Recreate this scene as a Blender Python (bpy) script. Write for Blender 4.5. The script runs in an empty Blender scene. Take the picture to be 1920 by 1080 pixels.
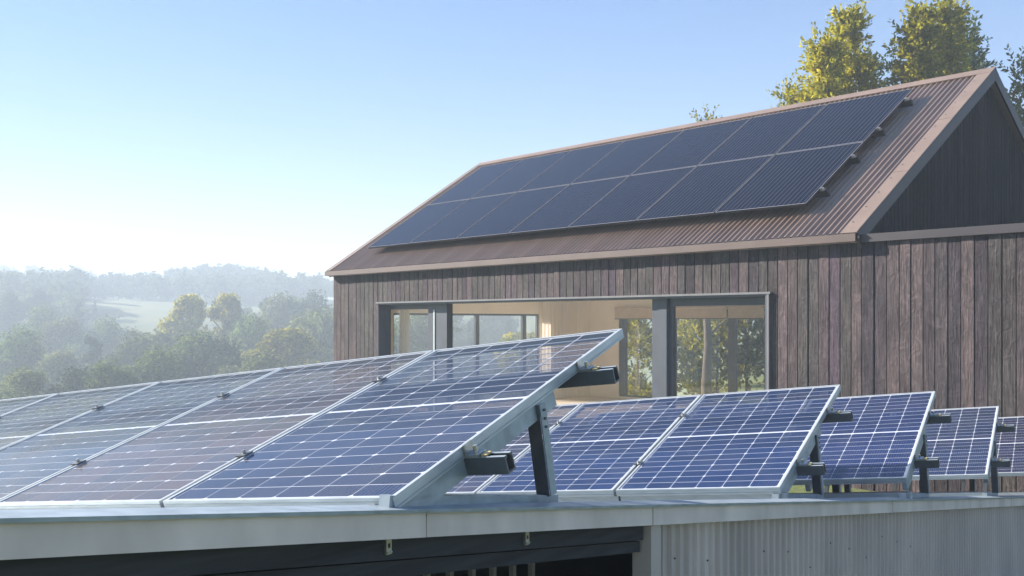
import bpy, bmesh, math, random
import numpy as np
from mathutils import Vector, Matrix

random.seed(7)
rng = np.random.default_rng(11)
R = math.radians
scene = bpy.context.scene
COL = scene.collection

# ------------------------------------------------------------------ camera, sky, sun, exposure
H = 2.2                                   # eye height above the house's ground
cam_data = bpy.data.cameras.new("camera")
cam_data.lens = 33.75
cam_data.sensor_width = 36.0
cam_data.shift_y = 64.0 / 1920.0
cam_data.clip_start = 0.05
cam_data.clip_end = 3000.0
cam = bpy.data.objects.new("camera", cam_data)
COL.objects.link(cam)
cam.location = (0, 0, H)
cam.rotation_euler = (R(90), 0, 0)
scene.camera = cam

SUN_EL = 25.0
SUN_AZ = -65.0                            # degrees from +Y, negative = to the left
world = bpy.data.worlds.new("World")
scene.world = world
world.use_nodes = True
wn = world.node_tree
bg = wn.nodes["Background"]
sky = wn.nodes.new("ShaderNodeTexSky")
sky.sky_type = 'NISHITA'
sky.sun_disc = False
sky.sun_elevation = R(SUN_EL)
sky.sun_rotation = R(SUN_AZ)
sky.air_density = 1.0
sky.dust_density = 0.05
sky.ozone_density = 2.0
hsv = wn.nodes.new("ShaderNodeHueSaturation")
hsv.inputs["Saturation"].default_value = 1.5
hsv.inputs["Hue"].default_value = 0.512
gam = wn.nodes.new("ShaderNodeGamma"); gam.inputs[1].default_value = 0.7
wn.links.new(sky.outputs[0], gam.inputs[0])
wn.links.new(gam.outputs[0], hsv.inputs["Color"])
tint = wn.nodes.new("ShaderNodeMix"); tint.data_type = 'RGBA'; tint.blend_type = 'MULTIPLY'; tint.inputs[0].default_value = 1.0
tint.inputs[7].default_value = (1.04, .985, 1.02, 1)
wn.links.new(hsv.outputs[0], tint.inputs[6])
wn.links.new(tint.outputs[2], bg.inputs[0])
bg.inputs[1].default_value = 0.086

sun_data = bpy.data.lights.new("sun", 'SUN')
sun_data.energy = 5.0
sun_data.angle = R(0.53)
sun_data.color = (1.0, 0.92, 0.82)
sun = bpy.data.objects.new("sun", sun_data)
COL.objects.link(sun)
sdir = Vector((math.sin(R(SUN_AZ)) * math.cos(R(SUN_EL)), math.cos(R(SUN_AZ)) * math.cos(R(SUN_EL)), math.sin(R(SUN_EL))))
sun.rotation_euler = sdir.to_track_quat('Z', 'Y').to_euler()
sun.location = (-20, 20, 30)

scene.view_settings.view_transform = 'Standard'
scene.view_settings.look = 'None'
scene.view_settings.exposure = 1.75
scene.view_settings.gamma = 1.0
scene.view_settings.use_curve_mapping = False
scene.render.engine = 'CYCLES'
cy = scene.cycles
cy.use_denoising = True
cy.max_bounces = 8
cy.diffuse_bounces = 6
cy.glossy_bounces = 3
cy.transmission_bounces = 6
cy.transparent_max_bounces = 16
cy.volume_bounces = 1
cy.caustics_reflective = False
cy.caustics_refractive = False

# ------------------------------------------------------------------ helpers
def tag(o, label=None, cat=None, group=None, kind=None):
    if label: o["label"] = label
    if cat: o["category"] = cat
    if group: o["group"] = group
    if kind: o["kind"] = kind
    return o

def empty(name, M=None, label=None, cat=None, group=None, parent=None):
    o = bpy.data.objects.new(name, None)
    o.empty_display_size = 0.2
    COL.objects.link(o)
    if parent: o.parent = parent
    if M is not None: o.matrix_local = M
    return tag(o, label, cat, group)

def link(name, me, mat=None, parent=None, M=None):
    o = bpy.data.objects.new(name, me)
    COL.objects.link(o)
    if mat is not None and not me.materials:
        me.materials.append(mat)
    if parent: o.parent = parent
    if M is not None: o.matrix_local = M
    return o

class MB:
    """collects shapes and builds ONE mesh"""
    def __init__(s): s.v = []; s.f = []
    def quad(s, a, b, c, d):
        n = len(s.v); s.v += [tuple(a), tuple(b), tuple(c), tuple(d)]; s.f.append((n, n+1, n+2, n+3)); return s
    def box(s, x0, x1, y0, y1, z0, z1):
        n = len(s.v)
        s.v += [(x0,y0,z0),(x1,y0,z0),(x1,y1,z0),(x0,y1,z0),(x0,y0,z1),(x1,y0,z1),(x1,y1,z1),(x0,y1,z1)]
        s.f += [tuple(n+i for i in q) for q in ((0,3,2,1),(4,5,6,7),(0,1,5,4),(1,2,6,5),(2,3,7,6),(3,0,4,7))]
        return s
    def hexa(s, p):                        # eight corner points: four below, four above
        n = len(s.v); s.v += [tuple(q) for q in p]
        s.f += [tuple(n+i for i in q) for q in ((0,3,2,1),(4,5,6,7),(0,1,5,4),(1,2,6,5),(2,3,7,6),(3,0,4,7))]
        return s
    def bar(s, p, q, w, h, up=(0,0,1)):    # a box beam from p to q, w wide, h tall, centred
        p = Vector(p); q = Vector(q); d = (q-p).normalized(); up = Vector(up)
        sx = d.cross(up).normalized()*w/2; sz = sx.cross(d).normalized()*h/2
        return s.hexa([p-sx-sz, p+sx-sz, q+sx-sz, q-sx-sz, p-sx+sz, p+sx+sz, q+sx+sz, q-sx+sz])
    def prism(s, prof, axis_vec, o=(0,0,0), ex=(1,0,0), ez=(0,0,1), closed=True, caps=True):
        o = Vector(o); ex = Vector(ex); ez = Vector(ez); av = Vector(axis_vec); n = len(s.v); k = len(prof)
        for t in (0, 1):
            for (x, z) in prof: s.v.append(tuple(o + ex*x + ez*z + av*t))
        for i in range(k if closed else k-1):
            j = (i+1) % k; s.f.append((n+i, n+j, n+k+j, n+k+i))
        if caps and closed:
            s.f.append(tuple(n+i for i in range(k-1, -1, -1))); s.f.append(tuple(n+k+i for i in range(k)))
        return s
    def cyl(s, c, axis, r, h, seg=8):
        axis = Vector(axis).normalized(); ref = Vector((0,0,1)) if abs(axis.z) < .9 else Vector((1,0,0))
        ex = axis.cross(ref).normalized(); ez = axis.cross(ex)
        return s.prism([(r*math.cos(2*math.pi*i/seg), r*math.sin(2*math.pi*i/seg)) for i in range(seg)], axis*h, c, ex, ez)
    def mesh(s, name, smooth=False):
        me = bpy.data.meshes.new(name); me.from_pydata(s.v, [], s.f); me.update()
        bm = bmesh.new(); bm.from_mesh(me); bmesh.ops.recalc_face_normals(bm, faces=bm.faces); bm.to_mesh(me); bm.free()
        if smooth: me.polygons.foreach_set("use_smooth", [True]*len(me.polygons))
        return me
    def build(s, name, mat, parent=None, M=None, smooth=False):
        me = s.mesh(name, smooth); me.materials.append(mat)
        return link(name, me, None, parent, M)

# ------------------------------------------------------------------ materials
def new_mat(name):
    m = bpy.data.materials.new(name); m.use_nodes = True
    nt = m.node_tree; b = nt.nodes["Principled BSDF"]
    return m, nt, b

def N(nt, t, **kw):
    n = nt.nodes.new(t)
    for k, v in kw.items(): setattr(n, k, v)
    return n

def ramp(nt, stops, interp='LINEAR'):
    r = N(nt, "ShaderNodeValToRGB"); cr = r.color_ramp; cr.interpolation = interp
    while len(cr.elements) < len(stops): cr.elements.new(0.5)
    for e, (p, c) in zip(cr.elements, stops): e.position = p; e.color = (*c, 1)
    return r

def metal(name, col, rough=.4, metallic=.0, noise=.12, scale=6, bump=0.0, stretch=(1,1,1), spec=.5):
    m, nt, b = new_mat(name)
    tc = N(nt, "ShaderNodeTexCoord"); mp = N(nt, "ShaderNodeMapping"); mp.inputs["Scale"].default_value = stretch
    nz = N(nt, "ShaderNodeTexNoise"); nz.inputs["Scale"].default_value = scale; nz.inputs["Detail"].default_value = 6
    nt.links.new(tc.outputs["Object"], mp.inputs[0]); nt.links.new(mp.outputs[0], nz.inputs["Vector"])
    lo = [c*(1-noise*1.6) for c in col]; hi = [min(1, c*(1+noise)) for c in col]
    r = ramp(nt, [(.3, lo), (.7, hi)]); nt.links.new(nz.outputs[0], r.inputs[0]); nt.links.new(r.outputs[0], b.inputs["Base Color"])
    b.inputs["Roughness"].default_value = rough; b.inputs["Metallic"].default_value = metallic
    b.inputs["Specular IOR Level"].default_value = spec
    if bump:
        bp = N(nt, "ShaderNodeBump"); bp.inputs["Strength"].default_value = bump; bp.inputs["Distance"].default_value = .004
        nt.links.new(nz.outputs[0], bp.inputs["Height"]); nt.links.new(bp.outputs[0], b.inputs["Normal"])
    return m

def wood(name, stops, rough=.75, value=1.0):
    m, nt, b = new_mat(name)
    oi = N(nt, "ShaderNodeObjectInfo"); tc = N(nt, "ShaderNodeTexCoord")
    comb = N(nt, "ShaderNodeCombineXYZ")
    mul = N(nt, "ShaderNodeMath", operation='MULTIPLY'); mul.inputs[1].default_value = 57.0
    nt.links.new(oi.outputs["Random"], mul.inputs[0]); nt.links.new(mul.outputs[0], comb.inputs[0]); nt.links.new(mul.outputs[0], comb.inputs[2])
    add = N(nt, "ShaderNodeVectorMath", operation='ADD'); nt.links.new(tc.outputs["Object"], add.inputs[0]); nt.links.new(comb.outputs[0], add.inputs[1])
    # grain running up the board
    mp = N(nt, "ShaderNodeMapping"); mp.inputs["Scale"].default_value = (30, 30, 1.6); nt.links.new(add.outputs[0], mp.inputs[0])
    g = N(nt, "ShaderNodeTexNoise"); g.inputs["Scale"].default_value = 1.6; g.inputs["Detail"].default_value = 8; g.inputs["Distortion"].default_value = .7
    nt.links.new(mp.outputs[0], g.inputs["Vector"])
    # rough-sawn cross marks and knots
    mp2 = N(nt, "ShaderNodeMapping"); mp2.inputs["Scale"].default_value = (9, 9, 6); nt.links.new(add.outputs[0], mp2.inputs[0])
    k = N(nt, "ShaderNodeTexNoise"); k.inputs["Scale"].default_value = 1.0; k.inputs["Detail"].default_value = 4; k.inputs["Distortion"].default_value = 2.2
    nt.links.new(mp2.outputs[0], k.inputs["Vector"])
    r = ramp(nt, stops); nt.links.new(oi.outputs["Random"], r.inputs[0])
    # big patches of different tone
    mp3 = N(nt, "ShaderNodeMapping"); mp3.inputs["Scale"].default_value = (2, 2, 1.1); nt.links.new(add.outputs[0], mp3.inputs[0])
    p3 = N(nt, "ShaderNodeTexNoise"); p3.inputs["Scale"].default_value = 1.0; p3.inputs["Detail"].default_value = 3
    nt.links.new(mp3.outputs[0], p3.inputs["Vector"])
    r3 = ramp(nt, [(.32, (.62, .6, .62)), (.5, (.95, .95, .95)), (.68, (1.3, 1.22, 1.2))]); nt.links.new(p3.outputs[0], r3.inputs[0])
    rg = ramp(nt, [(.25, (.5, .5, .5)), (.5, (.95, .95, .95)), (.75, (1.35, 1.35, 1.35))]); nt.links.new(g.outputs[0], rg.inputs[0])
    rk = ramp(nt, [(.3, (.75, .75, .75)), (.55, (1, 1, 1)), (.72, (1.45, 1.42, 1.4))]); nt.links.new(k.outputs[0], rk.inputs[0])
    last = r.outputs[0]
    for q in (r3, rg, rk):
        mx = N(nt, "ShaderNodeMix", data_type='RGBA', blend_type='MULTIPLY'); mx.inputs[0].default_value = 1.0
        nt.links.new(last, mx.inputs[6]); nt.links.new(q.outputs[0], mx.inputs[7]); last = mx.outputs[2]
    nt.links.new(last, b.inputs["Base Color"])
    b.inputs["Roughness"].default_value = rough; b.inputs["Specular IOR Level"].default_value = .12
    ad = N(nt, "ShaderNodeMath", operation='ADD'); nt.links.new(g.outputs[0], ad.inputs[0]); nt.links.new(k.outputs[0], ad.inputs[1])
    bp = N(nt, "ShaderNodeBump"); bp.inputs["Strength"].default_value = .7; bp.inputs["Distance"].default_value = .012
    nt.links.new(ad.outputs[0], bp.inputs["Height"]); nt.links.new(bp.outputs[0], b.inputs["Normal"])
    return m

def leaf_mat(name, dark, mid, light, trans=.35):
    m, nt, b = new_mat(name)
    out = nt.nodes["Material Output"]
    ge = N(nt, "ShaderNodeNewGeometry"); oi = N(nt, "ShaderNodeObjectInfo"); tc = N(nt, "ShaderNodeTexCoord")
    nz = N(nt, "ShaderNodeTexNoise"); nz.inputs["Scale"].default_value = .9; nz.inputs["Detail"].default_value = 3
    nt.links.new(tc.outputs["Object"], nz.inputs["Vector"])
    a = N(nt, "ShaderNodeMath", operation='MULTIPLY_ADD'); a.inputs[1].default_value = .45; 
    nt.links.new(ge.outputs["Random Per Island"], a.inputs[0]); 
    n2 = N(nt, "ShaderNodeMath", operation='MULTIPLY'); n2.inputs[1].default_value = .62; nt.links.new(nz.outputs[0], n2.inputs[0]); nt.links.new(n2.outputs[0], a.inputs[2])
    r = ramp(nt, [(.15, dark), (.5, mid), (.85, light)]); nt.links.new(a.outputs[0], r.inputs[0])
    hs = N(nt, "ShaderNodeHueSaturation"); nt.links.new(r.outputs[0], hs.inputs["Color"])
    v = N(nt, "ShaderNodeMath", operation='MULTIPLY_ADD'); v.inputs[1].default_value = .5; v.inputs[2].default_value = .75
    nt.links.new(oi.outputs["Random"], v.inputs[0]); nt.links.new(v.outputs[0], hs.inputs["Value"])
    nt.links.new(hs.outputs[0], b.inputs["Base Color"]); b.inputs["Roughness"].default_value = .8; b.inputs["Specular IOR Level"].default_value = .06
    t = N(nt, "ShaderNodeBsdfTranslucent"); nt.links.new(hs.outputs[0], t.inputs[0])
    mx = N(nt, "ShaderNodeMixShader"); mx.inputs[0].default_value = trans
    nt.links.new(b.outputs[0], mx.inputs[1]); nt.links.new(t.outputs[0], mx.inputs[2]); nt.links.new(mx.outputs[0], out.inputs[0])
    return m

def see_through(nt, b, fac_socket):
    out = nt.nodes["Material Output"]
    tr = N(nt, "ShaderNodeBsdfTransparent"); mx = N(nt, "ShaderNodeMixShader")
    nt.links.new(fac_socket, mx.inputs[0]); nt.links.new(b.outputs[0], mx.inputs[1]); nt.links.new(tr.outputs[0], mx.inputs[2])
    nt.links.new(mx.outputs[0], out.inputs[0])

def cell_mat():
    """blue silicon cell with fine busbars; laminate lets light through by the amount in the object colour's alpha"""
    m, nt, b = new_mat("solar_cell")
    oi = N(nt, "ShaderNodeObjectInfo"); tc = N(nt, "ShaderNodeTexCoord")
    r = ramp(nt, [(0, (.006, .011, .040)), (.5, (.010, .019, .068)), (1, (.016, .021, .056))]); nt.links.new(oi.outputs["Random"], r.inputs[0])
    sp = N(nt, "ShaderNodeSeparateXYZ"); nt.links.new(tc.outputs["Object"], sp.inputs[0])
    m1 = N(nt, "ShaderNodeMath", operation='MULTIPLY'); m1.inputs[1].default_value = 1/.0153; nt.links.new(sp.outputs[0], m1.inputs[0])
    fr = N(nt, "ShaderNodeMath", operation='FRACT'); nt.links.new(m1.outputs[0], fr.inputs[0])
    lt = N(nt, "ShaderNodeMath", operation='LESS_THAN'); lt.inputs[1].default_value = .09; nt.links.new(fr.outputs[0], lt.inputs[0])
    mf = N(nt, "ShaderNodeMath", operation='MULTIPLY'); mf.inputs[1].default_value = .3; nt.links.new(lt.outputs[0], mf.inputs[0])
    mx = N(nt, "ShaderNodeMix", data_type='RGBA'); nt.links.new(mf.outputs[0], mx.inputs[0]); nt.links.new(r.outputs[0], mx.inputs[6]); mx.inputs[7].default_value = (.3, .34, .45, 1)
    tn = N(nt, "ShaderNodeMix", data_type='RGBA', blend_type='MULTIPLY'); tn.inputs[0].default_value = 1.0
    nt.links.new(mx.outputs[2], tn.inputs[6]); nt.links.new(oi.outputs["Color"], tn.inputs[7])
    ge0 = N(nt, "ShaderNodeNewGeometry"); du = N(nt, "ShaderNodeTexNoise"); du.inputs["Scale"].default_value = 5; du.inputs["Detail"].default_value = 9; du.inputs["Roughness"].default_value = .7
    nt.links.new(ge0.outputs["Position"], du.inputs["Vector"])
    dm = N(nt, "ShaderNodeMapRange"); dm.inputs[1].default_value = .45; dm.inputs[2].default_value = .8; dm.inputs[3].default_value = .01; dm.inputs[4].default_value = .09; nt.links.new(du.outputs[0], dm.inputs[0])
    dx = N(nt, "ShaderNodeMix", data_type='RGBA'); nt.links.new(dm.outputs[0], dx.inputs[0]); nt.links.new(tn.outputs[2], dx.inputs[6]); dx.inputs[7].default_value = (.30, .28, .25, 1)
    nt.links.new(dx.outputs[2], b.inputs["Base Color"])
    b.inputs["Specular IOR Level"].default_value = .55
    nz = N(nt, "ShaderNodeTexNoise"); nz.inputs["Scale"].default_value = 2.5; nz.inputs["Detail"].default_value = 5
    ge = N(nt, "ShaderNodeNewGeometry"); nt.links.new(ge.outputs["Position"], nz.inputs["Vector"])
    mr = N(nt, "ShaderNodeMapRange"); mr.inputs[1].default_value = .35; mr.inputs[2].default_value = .7; mr.inputs[3].default_value = .10; mr.inputs[4].default_value = .3
    nt.links.new(nz.outputs[0], mr.inputs[0]); nt.links.new(mr.outputs[0], b.inputs["Roughness"])
    see_through(nt, b, oi.outputs["Alpha"])
    return m

def backsheet_mat(L):
    m, nt, b = new_mat("panel_backsheet")
    oi = N(nt, "ShaderNodeObjectInfo"); tc = N(nt, "ShaderNodeTexCoord"); sp = N(nt, "ShaderNodeSeparateXYZ")
    nt.links.new(tc.outputs["Object"], sp.inputs[0])
    b.inputs["Base Color"].default_value = (.52, .54, .58, 1); b.inputs["Roughness"].default_value = .16
    mr = N(nt, "ShaderNodeMapRange"); mr.inputs[1].default_value = L*.33; mr.inputs[2].default_value = L
    nt.links.new(sp.outputs[1], mr.inputs[0])
    mu = N(nt, "ShaderNodeMath", operation='MULTIPLY'); nt.links.new(mr.outputs[0], mu.inputs[0]); nt.links.new(oi.outputs["Alpha"], mu.inputs[1])
    see_through(nt, b, mu.outputs[0])
    return m

def black_panel_mat():
    m, nt, b = new_mat("black_panel_laminate")
    tc = N(nt, "ShaderNodeTexCoord"); sp = N(nt, "ShaderNodeSeparateXYZ"); nt.links.new(tc.outputs["Object"], sp.inputs[0])
    m1 = N(nt, "ShaderNodeMath", operation='MULTIPLY'); m1.inputs[1].default_value = 1/.082; nt.links.new(sp.outputs[0], m1.inputs[0])
    fr = N(nt, "ShaderNodeMath", operation='FRACT'); nt.links.new(m1.outputs[0], fr.inputs[0])
    lt = N(nt, "ShaderNodeMath", operation='LESS_THAN'); lt.inputs[1].default_value = .13; nt.links.new(fr.outputs[0], lt.inputs[0])
    oi = N(nt, "ShaderNodeObjectInfo")
    mx = N(nt, "ShaderNodeMix", data_type='RGBA'); nt.links.new(lt.outputs[0], mx.inputs[0]); mx.inputs[6].default_value = (.003, .003, .006, 1); mx.inputs[7].default_value = (.05, .055, .085, 1)
    nt.links.new(mx.outputs[2], b.inputs["Base Color"])
    nz = N(nt, "ShaderNodeTexNoise"); nz.inputs["Scale"].default_value = 3; nz.inputs["Detail"].default_value = 6
    nt.links.new(tc.outputs["Object"], nz.inputs["Vector"])
    mr = N(nt, "ShaderNodeMapRange"); mr.inputs[1].default_value = .35; mr.inputs[2].default_value = .7; mr.inputs[3].default_value = .12; mr.inputs[4].default_value = .18; b.inputs["Specular IOR Level"].default_value = .13
    nt.links.new(nz.outputs[0], mr.inputs[0]); nt.links.new(mr.outputs[0], b.inputs["Roughness"])
    return m

def pane_mat():
    m, nt, b = new_mat("window_glass"); out = nt.nodes["Material Output"]
    gl = N(nt, "ShaderNodeBsdfGlossy"); gl.inputs["Roughness"].default_value = .02; gl.inputs[0].default_value = (.95, .97, 1, 1)
    tr = N(nt, "ShaderNodeBsdfTransparent"); tr.inputs[0].default_value = (.985, .985, .98, 1)
    lw = N(nt, "ShaderNodeLayerWeight"); pw = N(nt, "ShaderNodeMath", operation='POWER'); pw.inputs[1].default_value = 4.5; nt.links.new(lw.outputs["Facing"], pw.inputs[0])
    fn = N(nt, "ShaderNodeMath", operation='MULTIPLY_ADD'); fn.inputs[1].default_value = .8; fn.inputs[2].default_value = .04; nt.links.new(pw.outputs[0], fn.inputs[0])
    mx = N(nt, "ShaderNodeMixShader"); nt.links.new(fn.outputs[0], mx.inputs[0]); nt.links.new(tr.outputs[0], mx.inputs[1]); nt.links.new(gl.outputs[0], mx.inputs[2])
    nt.links.new(mx.outputs[0], out.inputs[0]); return m

def curtain_mat():
    m, nt, b = new_mat("sheer_curtain"); out = nt.nodes["Material Output"]
    b.inputs["Base Color"].default_value = (.9, .87, .82, 1); b.inputs["Roughness"].default_value = .9
    t = N(nt, "ShaderNodeBsdfTranslucent"); t.inputs[0].default_value = (.85, .78, .68, 1)
    mx = N(nt, "ShaderNodeMixShader"); mx.inputs[0].default_value = .5
    nt.links.new(b.outputs[0], mx.inputs[1]); nt.links.new(t.outputs[0], mx.inputs[2]); nt.links.new(mx.outputs[0], out.inputs[0]); return m

def grass_mat():
    m, nt, b = new_mat("grass_ground")
    ge = N(nt, "ShaderNodeNewGeometry"); nz = N(nt, "ShaderNodeTexNoise"); nz.inputs["Scale"].default_value = .03; nz.inputs["Detail"].default_value = 10; nz.inputs["Roughness"].default_value = .62
    nt.links.new(ge.outputs["Position"], nz.inputs["Vector"])
    r = ramp(nt, [(.32, (.045, .07, .018)), (.5, (.10, .125, .03)), (.68, (.19, .19, .05))]); nt.links.new(nz.outputs[0], r.inputs[0]); nt.links.new(r.outputs[0], b.inputs["Base Color"])
    b.inputs["Roughness"].default_value = .9
    n2 = N(nt, "ShaderNodeTexNoise"); n2.inputs["Scale"].default_value = 4; n2.inputs["Detail"].default_value = 8; nt.links.new(ge.outputs["Position"], n2.inputs["Vector"])
    bp = N(nt, "ShaderNodeBump"); bp.inputs["Strength"].default_value = .6; bp.inputs["Distance"].default_value = .1
    nt.links.new(n2.outputs[0], bp.inputs["Height"]); nt.links.new(bp.outputs[0], b.inputs["Normal"]); return m

M_ALU = metal("aluminium_frame", (.48, .52, .535), rough=.36, metallic=.35, noise=.10, scale=9, stretch=(1, 1, 6))
M_ALU_DULL = metal("galvanised_rail", (.34, .40, .43), rough=.42, metallic=.35, noise=.15, scale=14)
M_RAIL_DARK = metal("dark_rail", (.12, .13, .135), rough=.4, metallic=.3, noise=.2, scale=10)
M_STEEL = metal("clamp_steel", (.5, .5, .48), rough=.3, metallic=.8, noise=.15, scale=20)
M_YELLOW = metal("yellow_pad", (.55, .42, .18), rough=.5, noise=.1)
M_FASCIA = metal("grey_painted_fascia", (.74, .65, .58), rough=.55, noise=.14, scale=5, stretch=(1, 1, .5), bump=.15)
M_IRON = metal("grey_wall_iron", (.58, .51, .455), rough=.5, noise=.12, scale=3.0, stretch=(1, 1, .35), bump=.1)
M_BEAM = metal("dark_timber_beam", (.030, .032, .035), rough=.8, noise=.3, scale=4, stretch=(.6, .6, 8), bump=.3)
M_PICKET = metal("picket_batten", (.25, .24, .22), rough=.7, noise=.2, scale=6)
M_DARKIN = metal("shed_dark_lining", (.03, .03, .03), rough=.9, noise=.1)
M_ROOF = metal("bronze_roof_iron", (.30, .212, .158), rough=.36, metallic=.1, noise=.16, scale=2.0, stretch=(1, .3, .3))
M_TRIM = metal("bronze_flashing", (.225, .165, .13), rough=.45, metallic=.1, noise=.08, scale=2.5)
M_GUTTER = metal("bronze_gutter", (.13, .095, .082), rough=.4, metallic=.1, noise=.08, scale=2.5)
M_CAP = metal("dark_parapet_cap", (.04, .034, .038), rough=.5, metallic=.1, noise=.1, scale=2.5)
M_WIN = metal("window_frame_grey", (.075, .085, .105), rough=.4, noise=.1, scale=3)
M_WINL = metal("window_flashing_grey", (.17, .17, .175), rough=.4, noise=.1, scale=3)
M_BLACK = metal("black_frame", (.015, .015, .018), rough=.35, noise=.1)
M_EDGE = metal("silver_panel_edge", (.27, .27, .30), rough=.4, metallic=.1, noise=.05)
M_PLASTER = metal("beige_plaster", (.90, .83, .72), rough=.9, noise=.05, scale=1.2)
M_CEIL = metal("ceiling_paint", (.90, .85, .77), rough=.9, noise=.04)
M_FLOOR = metal("timber_floor", (.62, .52, .42), rough=.5, noise=.2, scale=3, stretch=(.3, 6, 1))
M_BLIND = metal("blind_fabric", (.60, .50, .40), rough=.9, noise=.05)
M_BARK = metal("bark", (.10, .075, .055), rough=.9, noise=.3, scale=5, stretch=(2, 2, .5), bump=.4)
M_WOOD = wood("weathered_cladding", [(0, (.082, .068, .068)), (.18, (.066, .066, .062)), (.36, (.098, .078, .080)), (.52, (.082, .062, .080)), (.68, (.076, .069, .067)), (.84, (.055, .047, .054)), (1, (.106, .084, .084))])
M_WOODD = wood("shaded_gable_cladding", [(0, (.006, .006, .009)), (.4, (.018, .016, .020)), (.7, (.005, .006, .009)), (1, (.026, .022, .025))])  # darker copy of the cladding, the gable's shade painted into the colour
M_CELL = cell_mat(); M_BPV = black_panel_mat(); M_PANE = pane_mat(); M_CURT = curtain_mat(); M_GRASS = grass_mat()
M_LEAF_Y = leaf_mat("leaf_yellow_green", (.08, .10, .012), (.26, .25, .018), (.54, .45, .03), .5)
M_LEAF_G = leaf_mat("leaf_green", (.04, .075, .022), (.10, .15, .04), (.20, .24, .06), .4)
M_LEAF_D = leaf_mat("leaf_dark", (.020, .042, .024), (.048, .078, .036), (.10, .13, .05), .35)
M_LEAF_O = leaf_mat("leaf_olive", (.055, .075, .028), (.13, .155, .05), (.25, .26, .08), .4)

# ------------------------------------------------------------------ terrain
PR = [0, 15.5, 30, 75, 105, 138, 155, 175, 200, 240, 265, 285, 305, 330, 350, 400, 700, 900]
PZ = [0, 0, -2.6, -9.5, -11.5, -6, .4, 3.4, 5.2, 6.6, 7.0, 4.5, 6, 9.5, 9.5, 6, 4, 4]
def sstep(a, b, x):
    t = min(1, max(0, (x-a)/(b-a))); return t*t*(3-2*t)
VS = 1.6                                  # the valley lies this much farther out and deeper
def ground(x, y):
    r = math.hypot(x, y)/VS; an = math.degrees(math.atan2(x, y))
    w = 1 - sstep(6, 14, an) if an > -120 else sstep(-170, -120, an)
    z = float(np.interp(r, PR, PZ))
    z += 2.4*math.exp(-((an+16.5)/4.0)**2 - ((r-252)/26)**2)
    z += 9.5*sstep(-18.5, -28.5, an)*math.exp(-((r-342)/36)**2) if r > 200 else 0
    z += .5*math.sin(x*.07+1)*math.cos(y*.055)*sstep(40, 90, r)
    return (z*w + (1-w)*sstep(60, 300, r)*6)*VS

rs = [0, 6, 14, 20, 26, 32, 38, 45, 52, 60, 68, 76, 85, 95, 105, 115, 125, 138, 146, 155, 165, 175, 188, 200, 215, 230, 245, 260, 280, 300, 325, 350, 380, 410, 440, 470, 510, 560, 620, 690]
nang = 180
mb = MB()
for i, r in enumerate(rs):
    r *= VS
    for k in range(nang):
        a = 2*math.pi*k/nang; x = r*math.sin(a); y = r*math.cos(a)
        mb.v.append((x, y, ground(x, y)))
for i in range(len(rs)-1):
    for k in range(nang):
        k2 = (k+1) % nang
        mb.f.append((i*nang+k, i*nang+k2, (i+1)*nang+k2, (i+1)*nang+k))
terr = mb.build("ground", M_GRASS, smooth=True); tag(terr, kind="structure")

# ------------------------------------------------------------------ the house (local X along the front wall to the right, Y back, Z up)
YAW = R(-47.26); PIT = R(32.81)
ER = Vector((4.512, 12.612, 0)); HL = 12.8; ZE = 1.181 + H; SL = 5.441
U = Vector((math.cos(YAW), math.sin(YAW), 0)); V = Vector((-math.sin(YAW), math.cos(YAW), 0))
ORG = ER - U*HL
MH = Matrix.Translation(ORG) @ Matrix.Rotation(YAW, 4, 'Z')
HD = SL*math.cos(PIT); HW = 2*HD; ZR = ZE + SL*math.sin(PIT)
CL = MH.inverted() @ Vector((0, 0, H))          # eye point in house coordinates, used to size openings
def ray_l(px, py):
    return (MH.to_3x3().inverted() @ Vector(((px-960)/1800, 1, (604-py)/1800)))
def on_y(px, py, yl):                            # where the sight line meets the plane y = yl
    d = ray_l(px, py); t = (yl-CL.y)/d.y; return CL + d*t
def on_x(px, py, xl):
    d = ray_l(px, py); t = (xl-CL.x)/d.x; return CL + d*t
def RP(x, s, h=0.0, back=False):                 # point on the roof: x along, s up the slope, h above it
    y = s*math.cos(PIT) - h*math.sin(PIT); z = ZE + s*math.sin(PIT) + h*math.cos(PIT)
    return Vector((x, HW-y if back else y, z))

house = empty("house", MH, "dark timber-clad house with steep corrugated bronze roof and long window", "house")
YF = .07                                          # cladding face plane
X0, X1 = 1.836, 11.443                            # window opening
ZH = ZE - .782                                    # window head
BW = .158
# front wall with its boards
fw = MB()
fw.box(.03, X0, YF+.024, YF+.2, 0, ZE-.09); fw.box(X1, 15.6, YF+.024, YF+.2, 0, ZE-.09); fw.box(X0, X1, YF+.024, YF+.2, ZH+.02, ZE-.09); fw.box(X0, X1, YF+.024, YF+.2, 0, .1)
front = fw.build("front_wall", M_DARKIN, house)
board_cache = {}
def board(parent, mat, x, w, z0, z1, y, t=.022, depth_dir=1):
    key = (round(w, 3), round(z1-z0, 3), mat.name)
    if key not in board_cache:
        b = MB(); e = .004; h = z1-z0
        prof = [(e, 0), (w-e, 0), (w, e), (w, t), (0, t), (0, e)]
        b.prism(prof, (0, 0, h), ex=(1, 0, 0), ez=(0, 1, 0))
        me = b.mesh("wall_board"); me.materials.append(mat); board_cache[key] = me
    o = link("wall_board", board_cache[key], None, parent)
    o.location = (x, y, z0); return o
x = .03
ws = [.158, .158, .147, .17, .158]
i = 0
while x < 15.55:
    w = random.choice(ws)
    if x < X0 < x+w: w = X0 - x
    if x < X1 < x+w: w = X1 - x
    if w < .02: x += w; continue
    dy = random.uniform(-.004, .007)
    if X0-.001 <= x < X1-.001: board(front, M_WOOD, x, w-.010, ZH+.035, ZE-.1, YF+dy)
    else: board(front, M_WOOD, x, w-.010, 0, ZE-.1, YF+dy)
    x += w

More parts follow.
